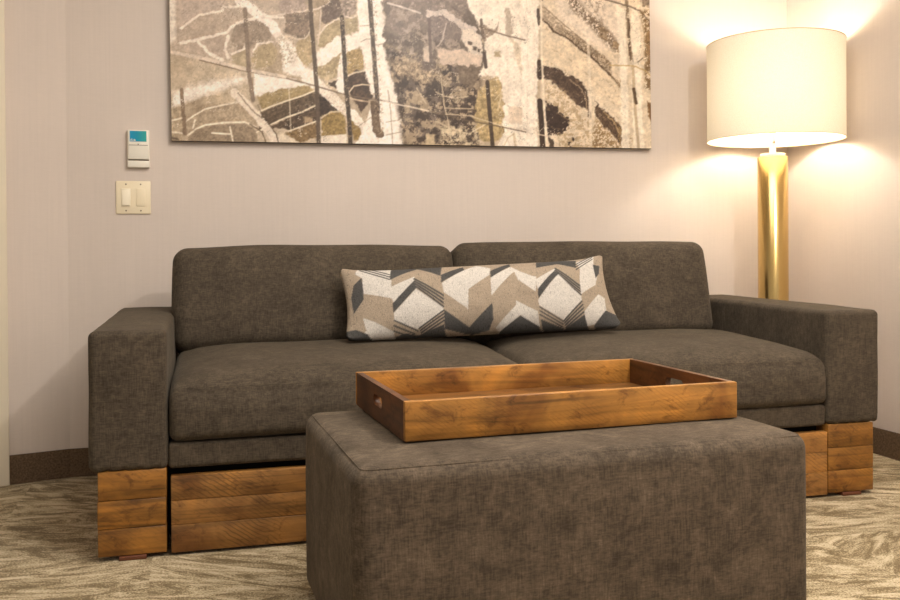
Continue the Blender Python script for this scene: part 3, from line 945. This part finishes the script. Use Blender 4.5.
    for q in range(7):
        P.line([(545, 28 + q * 16), (566, 42 + q * 15), (590, 62 + q * 14), (612, 86 + q * 13), (626, 106 + q * 12)], (176, 150, 120), 1.1, .5, 3, .3, 1, .5)
        P.line([(552, -8 + q * 9), (580, 14 + q * 9), (604, 34 + q * 9), (618, 48 + q * 9)], (196, 174, 150), 1.1, .5, 3, .3, 1, .5)
    for q in range(6):
        P.line([(171, 112 + q * 6), (184, 106 + q * 6.5), (205, 97 + q * 8), (240, 93 + q * 9)], (158, 138, 114), .9, .45, 2, .3, 1, .45)
        P.line([(498 + q * 7, -10), (500 + q * 7, 60), (503 + q * 6, 148)], (206, 188, 166), 1.6, .4, 2, .2, 1.5, .5)
    # bars
    P.line([(245, 9), (247, 42), (249, 74), (253, 100)], (152, 134, 119), 4.4, .9, .7)
    P.line([(181.5, 90), (183, 112), (185, 134)], (150, 128, 108), 4, .9, 1, .4, 1, .25)
    P.line([(309, -70), (310, -5), (312, 30), (314, 52), (317, 90), (319, 150)], (116, 100, 86), 4.2, .95, .5)
    P.line([(342, 17), (344, 52), (346, 84), (349, 118), (351, 150)], (98, 84, 72), 4.2, 1, .5)
    P.line([(369, -70), (370, 0), (373, 42), (376, 80), (378, 112)], (106, 90, 78), 4.4, 1, .5)
    P.line([(374, 104), (377, 130), (380, 134)], (120, 98, 76), 8, .9, 1.2)
    P.specks([(370, -10), (376, -10), (384, 134), (374, 134)], (176, 154, 128), .58, .5, .7, 2, 9)
    P.specks([(340, 17), (346, 17), (353, 150), (347, 150)], (176, 154, 128), .6, .5, .7, 2, 9)
    P.line([(539.5, 62), (540, 77)], (92, 76, 66), 5, 1, .4)
    P.line([(540, 101), (541.5, 122), (543, 150)], (92, 76, 66), 5.4, 1, .5)
    P.line([(541, -10), (542, 62), (544, 100), (547, 150)], (232, 216, 194), 2, .9)
    P.line([(536, 134), (548, 136), (556, 140)], (226, 208, 184), 1.2, .8)
    P.poly([(549, 137), (554, 140), (554, 150), (549, 150)], (96, 80, 68), 1.2, .9, .8)
    fine = fbm(x * .55, y * .55, 5, .7)
    P.c = P.c * (1 + 0.22 * (fine - .5))[:, None]
    # fine pale veins and dark scratches all over the sheet
    rid = np.abs(fbm(x * .045 + 9, y * .06 + 4, 5, .6) - .5)
    msk = np.clip((fbm(x * .02 + 40, y * .02 + 7, 3) - .45) * 6, 0, 1)
    P.blend((232, 217, 198), np.clip(1 - rid / .007, 0, 1) * msk * .75)
    rid2 = np.abs(fbm(x * .07 + 90, y * .05 + 61, 5, .65) - .5)
    msk2 = np.clip((fbm(x * .025 + 80, y * .025 + 17, 3) - .5) * 8, 0, 1)
    P.blend((104, 88, 74), np.clip(1 - rid2 / .006, 0, 1) * msk2 * .45)
    cl = fbm(x * .16 + 31, y * .16 + 3, 6, .68)
    P.c = P.c * (1 + .26 * (cl - .5))[:, None]
    P.c = np.clip(165 + (P.c - 165) * 1.32, 0, 255)
    P.c = P.c * .74 + P.c.mean(1, keepdims=True) * .26 * np.array([[1.04, 1.0, .95]])
    P.store(me, 0.86)
    me.materials.append(mat_attr('satin_print', 0.36, 0.32, coat=0.0))
    o = bpy.data.objects.new('printed_face', me)
    return link(o, pic)
print_panel()

# ------------------------------------------------------------------ lumbar pillow
def make_pillow():
    TL, TR = Vector((0.740, 0.500, 0.776)), Vector((1.724, 0.500, 0.816))
    BL, BR = Vector((0.748, 0.400, 0.525)), Vector((1.756, 0.400, 0.541))
    nx, nz = 300, 96
    xs, ys, cos = [], [], []
    u = np.linspace(0, 1, nx)
    v = np.linspace(0, 1, nz)
    U, V = np.meshgrid(u, v)
    U, V = U.ravel(), V.ravel()
    a, b = 2 * U - 1, 2 * V - 1
    # edges drawn in between the four dog-eared corners
    pa = a * (1 - .042 * (1 - b ** 2))
    pb = b * (1 - np.where(b > 0, .14, .01) * np.abs(b) * (1 - np.abs(a) ** 7))
    thick = (np.clip(1 - np.abs(a) ** 3.2, 0, 1) * np.clip(1 - np.abs(b) ** 2.4, 0, 1)) ** .55
    ear = 0.020 * (np.abs(a) ** 8) * (np.abs(b) ** 4)
    wr = (fbm(U * 9, V * 3, 3) - .5)
    T = np.clip(0.075 * thick + ear + 0.010 * wr * thick, 0.0, None)
    pa = pa * (1 - .022 * np.abs(b) ** 8 * np.abs(a) ** 24)
    pb = pb * (1 - .10 * np.abs(a) ** 40 * np.abs(b) ** 6)
    su, sv = (pa + 1) / 2, (pb + 1) / 2
    def mid(i):
        return ((1 - su) * (1 - sv) * BL[i] + su * (1 - sv) * BR[i] + (1 - su) * sv * TL[i] + su * sv * TR[i])
    M = np.stack([mid(0), mid(1), mid(2)], 1)
    # bottom edge sags a little between the corners
    M[:, 2] += 0.010 * (1 - sv)
    nrm = (TR - TL).cross(TL - BL).normalized()
    if nrm.y > 0:
        nrm = -nrm
    nv = np.array(nrm)
    front = M + nv[None, :] * (T[:, None] + .002)
    back = M - nv[None, :] * (T[:, None] * .30 + .002)
    rot = Matrix.Rotation(SR, 3, 'Z')
    R = np.array(rot)
    allc = np.concatenate([front, back]) @ R.T + np.array(SO)
    org = allc.mean(0)
    org[2] = allc[:, 2].min()
    allc = allc - org
    i, j = np.meshgrid(np.arange(nx - 1), np.arange(nz - 1))
    k = (j * nx + i).ravel()
    f1 = np.stack([k, k + 1, k + nx + 1, k + nx], 1)
    n = nx * nz
    f2 = np.stack([k, k + nx, k + nx + 1, k + 1], 1) + n
    rim = list(range(nx)) + [r * nx + nx - 1 for r in range(1, nz)] + [(nz - 1) * nx + c for c in range(nx - 2, -1, -1)] + [r * nx for r in range(nz - 2, 0, -1)]
    f3 = [(rim[q], rim[q] + n, rim[(q + 1) % len(rim)] + n, rim[(q + 1) % len(rim)]) for q in range(len(rim))]
    me = bpy.data.meshes.new('lumbar_pillow')
    me.from_pydata(allc.tolist(), [], f1.tolist() + f2.tolist() + [tuple(q) for q in f3])
    # woven chevron design, drawn on a 900 x 360 cloth chart
    ctl, ctr, cbl, cbr = (38, 88), (806, 50), (70, 314), (862, 284)
    def chart(i):
        return (1 - U) * (1 - V) * cbl[i] + U * (1 - V) * cbr[i] + (1 - U) * V * ctl[i] + U * V * ctr[i]
    x, y = chart(0) + 27 * thick, chart(1) - 10 * thick + 16 * (1 - np.abs(a) ** 7) * V
    x = np.concatenate([x, x]); y = np.concatenate([y, y])
    WT, TN, GR = (226, 219, 210), (180, 163, 143), (90, 88, 86)
    P = Print(x, y, TN)
    def pg(c, *p):
        P.poly(list(p), c, 1.6)
    def stripes(p0, p1, q0, q1, n, w=4.5):
        for s in range(n):
            t = s / (n - 1) if n > 1 else 0
            P.line([(p0[0] + (q0[0] - p0[0]) * t, p0[1] + (q0[1] - p0[1]) * t), (p1[0] + (q1[0] - p1[0]) * t, p1[1] + (q1[1] - p1[1]) * t)], GR, w, 1, 0, .3, 1.4)
    # first column
    pg(WT, (92, 84), (188, 92), (196, 200), (108, 180), (108, 130), (80, 108))
    pg(TN, (30, 70), (98, 84), (84, 120), (70, 150), (40, 110))
    stripes((100, 100), (186, 140), (120, 92), (186, 122), 3, 4)
    pg(GR, (106, 128), (111, 196), (82, 236), (70, 190), (80, 150))
    pg(TN, (84, 236), (112, 197), (198, 226), (204, 290), (150, 262), (96, 250))
    pg(WT, (112, 250), (150, 264), (206, 292), (206, 320), (140, 318), (118, 280))
    pg(TN, (80, 246), (112, 248), (130, 290), (96, 290))
    pg(GR, (50, 290), (98, 284), (134, 298), (150, 322), (50, 326))
    # second column
    pg(GR, (188, 100), (255, 84), (331, 94), (333, 134), (262, 102), (188, 142))
    pg(WT, (190, 166), (258, 134), (258, 150), (200, 214), (196, 200))
    pg(GR, (198, 214), (258, 148), (264, 172), (202, 240))
    stripes((258, 142), (344, 196), (262, 166), (344, 226), 4, 5)
    pg(WT, (204, 240), (264, 174), (344, 230), (346, 236), (272, 286), (206, 262))
    stripes((206, 262), (272, 290), (206, 290), (254, 306), 3, 4)
    stripes((276, 284), (346, 236), (284, 300), (346, 264), 4, 4)
    pg(GR, (206, 306), (240, 296), (272, 302), (346, 274), (348, 320), (206, 320))
    # third column
    pg(TN, (333, 84), (400, 92), (334, 132))
    pg(GR, (334, 130), (392, 97), (400, 112), (336, 156))
    pg(WT, (338, 158), (402, 110), (430, 92), (475, 108), (475, 134), (416, 178), (415, 236), (344, 186))
    pg(TN, (344, 186), (415, 232), (416, 178), (476, 132), (486, 202), (416, 282), (346, 234))
    pg(WT, (404, 214), (416, 206), (415, 236))
    pg(GR, (346, 234), (416, 282), (486, 216), (486, 262), (470, 290), (416, 302), (348, 286))
    # fourth column
    pg(GR, (476, 118), (526, 86), (532, 100), (480, 142))
    pg(WT, (480, 142), (534, 102), (562, 120), (612, 142), (616, 188), (552, 150), (484, 196))
    pg(TN, (484, 196), (540, 130), (548, 122), (616, 180), (620, 236), (554, 206), (488, 250))
    pg(WT, (546, 118), (578, 134), (616, 140), (616, 186), (562, 150))
    pg(WT, (488, 280), (540, 234), (556, 210), (618, 240), (618, 282), (600, 280), (566, 250), (500, 298))
    pg(TN, (488, 250), (554, 206), (556, 222), (490, 284))
    pg(GR, (496, 296), (566, 252), (614, 280), (622, 300), (496, 312))
    # fifth column
    pg(GR, (604, 80), (660, 72), (726, 76), (734, 106), (672, 92), (612, 108))
    pg(WT, (614, 150), (670, 110), (672, 124), (622, 182))
    pg(GR, (622, 178), (668, 120), (684, 128), (624, 204))
    stripes((670, 110), (752, 166), (672, 132), (754, 192), 4, 5)
    pg(WT, (624, 206), (682, 132), (754, 196), (756, 206), (692, 264), (624, 222))
    stripes((626, 228), (690, 268), (624, 250), (684, 282), 3, 4)
    stripes((692, 266), (756, 210), (694, 284), (758, 240), 4, 4)
    pg(GR, (624, 262), (690, 288), (758, 248), (760, 300), (624, 300))
    # sixth column
    pg(WT, (728, 84), (776, 56), (786, 90), (804, 130), (800, 158), (754, 190), (748, 110))
    stripes((726, 96), (768, 56), (736, 112), (776, 70), 3, 4)
    pg(TN, (776, 44), (812, 44), (812, 92), (786, 90))
    pg(GR, (784, 90), (806, 92), (808, 118), (800, 136))
    pg(TN, (754, 192), (802, 158), (806, 184), (758, 240))
    pg(WT, (758, 240), (808, 186), (826, 196), (826, 236), (780, 276), (758, 280))
    pg(GR, (778, 280), (824, 234), (864, 250), (872, 290), (778, 292))
    n1 = fbm(x * .12, y * .5, 3)
    P.c = P.c * (1 + .12 * (n1 - .5))[:, None]
    P.store(me, 0.78)
    for p in me.polygons:
        p.use_smooth = True
    me.materials.append(mat_attr('woven_chevron', 0.95, 0.1, speck=.18, sscale=330, weave=True))
    o = bpy.data.objects.new('lumbar_pillow', me)
    o.location = org
    link(o)
    tag(o, 'long lumbar pillow with grey, tan and cream chevrons leaning on the sofa back', 'pillow')
make_pillow()

# ------------------------------------------------------------------ floor lamp
LX, LY = 2.353, 3.326
lamp = thing('floor_lamp', 'brass column floor lamp with cream drum shade in the corner', 'lamp', (LX, LY, 0))
mesh_obj('base', lathe(bmesh.new(), [(0, 0), (.118, 0), (.122, .004), (.122, .018), (.118, .022), (0, .022)], 64, -.0105, .003), M_brass, lamp)
mesh_obj('column', lathe(bmesh.new(), [(0, .0225), (.062, .0225), (.062, 1.2205), (.061, 1.222), (0, 1.222)], 64, -.0105, .003), M_brass, lamp)
mesh_obj('cap', lathe(bmesh.new(), [(0, 1.2225), (.049, 1.2225), (.0505, 1.224), (.0505, 1.234), (.049, 1.236), (0, 1.236)], 48, -.0105, .003), M_enamel, lamp)
nk = mesh_obj('neck', lathe(bmesh.new(), [(0, 1.2365), (.0135, 1.2365), (.0135, 1.36), (.019, 1.365), (.019, 1.41), (0, 1.41)], 24, -.0105, .003), M_enamel, lamp)
ks = lathe(bmesh.new(), [(0, 0), (.0042, 0), (.0042, .006), (.003, .0075), (0, .0075)], 16)
move(ks, (-.0145, -.0095, 1.283), Matrix.Rotation(PI / 2, 3, 'X'))
mesh_obj('switch_knob', ks, M_slot, nk)
SR0, Z0, Z1 = 0.277, 1.293, 1.700
sh = lathe(bmesh.new(), [(SR0, Z0), (SR0, Z1)], 96)
shade = mesh_obj('lamp_shade', sh, M_shade, lamp)
M_trim = mat_plain('shade_trim', lin((206, 176, 128)), 0.8, speck=.05)
for z in (Z0, Z1):
    circ = [(SR0 * math.cos(2 * PI * i / 96), SR0 * math.sin(2 * PI * i / 96), z) for i in range(96)]
    mesh_obj('rim', tube(bmesh.new(), circ, .0017, 6, True), M_trim, shade)
sp = bmesh.new()
for k in range(3):
    a = 2 * PI * k / 3 + .4
    tube(sp, [(.018 * math.cos(a) - .0105, .018 * math.sin(a) + .003, 1.402), (.06 * math.cos(a), .06 * math.sin(a), 1.5), (.10 * math.cos(a), .10 * math.sin(a), 1.66), ((SR0 - .004) * math.cos(a), (SR0 - .004) * math.sin(a), 1.694)], .0022, 6)
mesh_obj('spider', sp, M_enamel, lamp)
BULB = 225.0
bl = lathe(bmesh.new(), [(0, 1.411), (.013, 1.411), (.014, 1.43), (.024, 1.462), (.030, 1.487), (.028, 1.509), (.019, 1.524), (0, 1.531)], 20, -.0105, .003)
mesh_obj('bulb', bl, mat_emit('lit_bulb', (1.0, .94, .84), BULB), lamp)

# ------------------------------------------------------------------ wall switch and card box
sw = thing('light_switch', 'ivory double wall plate with one rocker and one blank, below the teal-screened box', 'light switch', (-0.2375, WY, 0.985))
mesh_obj('wall_plate', new_box(-.0625, .0625, -.006, 0, 0, .125, bevel=.0025), M_plastic, sw, sharp=60)
rk = bmesh.new()
box(rk, -.043, -.010, -.009, -.0055, .029, .096, bevel=.001)
mesh_obj('rocker_frame', rk, M_plastic2, sw, sharp=60)
rkb = new_box(-.040, -.013, -.0135, -.0085, .0325, .0925, bevel=.0012)
for v in rkb.verts:
    if v.co.y < -.01:
        v.co.y += .0045 * (v.co.z - .0325) / .06
mesh_obj('rocker', rkb, M_plastic2, sw, sharp=60)
mesh_obj('blank_insert', new_box(.010, .043, -.008, -.0055, .029, .096, bevel=.001), M_plastic, sw, sharp=60)
for sx in (-.0265, .0265):
    for sz in (.0125, .1125):
        s = lathe(bmesh.new(), [(0, 0), (.003, 0), (.0026, .0012), (0, .0014)], 14)
        move(s, (sx, -.0058, sz), Matrix.Rotation(PI / 2, 3, 'X'))
        mesh_obj('screw', s, M_slot, sw)

kb = thing('card_switch', 'small white wall box with teal screen label, above the light switch', 'card switch', (-0.2175, WY, 1.160))
mesh_obj('body', new_box(-.0395, .0405, -.013, 0, 0, .143, bevel=.003), M_white, kb, sharp=60)
mesh_obj('front_cover', new_box(-.0365, .0385, -.025, -.0125, .031, .142, bevel=.003), M_white, kb, sharp=60)
mesh_obj('lower_lip', new_box(-.0385, .0395, -.020, -.0125, .001, .0265, bevel=.002), M_white, kb, sharp=60)
mesh_obj('card_slot', new_box(-.0365, .0385, -.0135, -.0125, .0265, .031), M_slot, kb, smooth=False)
def mat_teal():
    t = NT('teal_label')
    p = t.principled(rough=.25)
    tc = t.n('ShaderNodeTexCoord')
    se = t.n('ShaderNodeSeparateXYZ')
    t.l(tc.outputs['Generated'], se.inputs[0])
    t.l(t.ramp(se.outputs['X'], [(0.0, lin((28, 146, 190))), (.45, lin((30, 150, 178))), (1.0, lin((58, 170, 160)))]), p.inputs['Base Color'])
    return t.m
lab = mesh_obj('label', new_box(-.0295, .0305, -.0257, -.0248, .098, .138), mat_teal(), kb, smooth=False)
mk = bmesh.new()
for k, (w_, h_) in enumerate(((.002, .006), (.002, .009), (.002, .004), (.003, .007), (.002, .005))):
    box(mk, -.027 + k * .004, -.027 + k * .004 + w_, -.0262, -.0256, .100, .100 + h_)
mesh_obj('label_mark', mk, M_white, lab, smooth=False)
mesh_obj('cover_groove', new_box(-.033, .035, -.0254, -.0249, .0835, .0855), M_slot, kb, smooth=False)
ar = bmesh.new()
vs = [ar.verts.new((-.0035, -.0256, .0895)), ar.verts.new((.0045, -.0256, .0895)), ar.verts.new((.0005, -.0256, .0855))]
ar.faces.new(vs)
bmesh.ops.solidify(ar, geom=ar.faces[:], thickness=.0006)
mesh_obj('arrow_mark', ar, M_slot, kb, smooth=False)

# ------------------------------------------------------------------ light
def light(name, typ, loc, energy, color, **kw):
    d = bpy.data.lights.new(name, typ)
    d.energy = energy
    d.color = color
    for k, v in kw.items():
        setattr(d, k, v)
    o = bpy.data.objects.new(name, d)
    o.location = loc
    return link(o)
light('ceiling_downlight', 'POINT', (1.55, 0.40, 2.42), 88, (1.0, .95, .89), shadow_soft_size=.05)
o = light('overhead_fill', 'AREA', (0.9, 1.7, 2.58), 50, (1.0, .94, .86), shape='RECTANGLE', size=1.6, size_y=1.2)  # added soft fill from above to lift upward faces, no real fixture

w = bpy.data.worlds.new('room_ambient')
scene.world = w
w.use_nodes = True
bg = w.node_tree.nodes.get('Background') or w.node_tree.nodes.new('ShaderNodeBackground')
bg.inputs[0].default_value = (1.0, .91, .82, 1)
bg.inputs[1].default_value = 0.52

# ------------------------------------------------------------------ camera
cam = bpy.data.cameras.new('camera')
cam.sensor_width = 36
cam.lens = 905.7521 / 900 * 36
cam.shift_y = -42.141 / 900
cam.clip_start = 0.05
co = bpy.data.objects.new('camera', cam)
Rv = Vector((0.96359468, -0.26726215, -0.0074997))
Uv = Vector((0.0093114, 0.005512, 0.99994146))
Fv = Vector((0.26720516, 0.9636081, -0.00779992))
m = Matrix((Rv, Uv, -Fv)).transposed().to_4x4()
m.translation = (0, 0, 0.836)
co.matrix_world = m
link(co)
scene.camera = co

# ------------------------------------------------------------------ view
vs_ = scene.view_settings
vs_.view_transform = 'Standard'
vs_.look = 'None'
vs_.exposure = 0.0
vs_.gamma = 1.0
vs_.use_curve_mapping = False
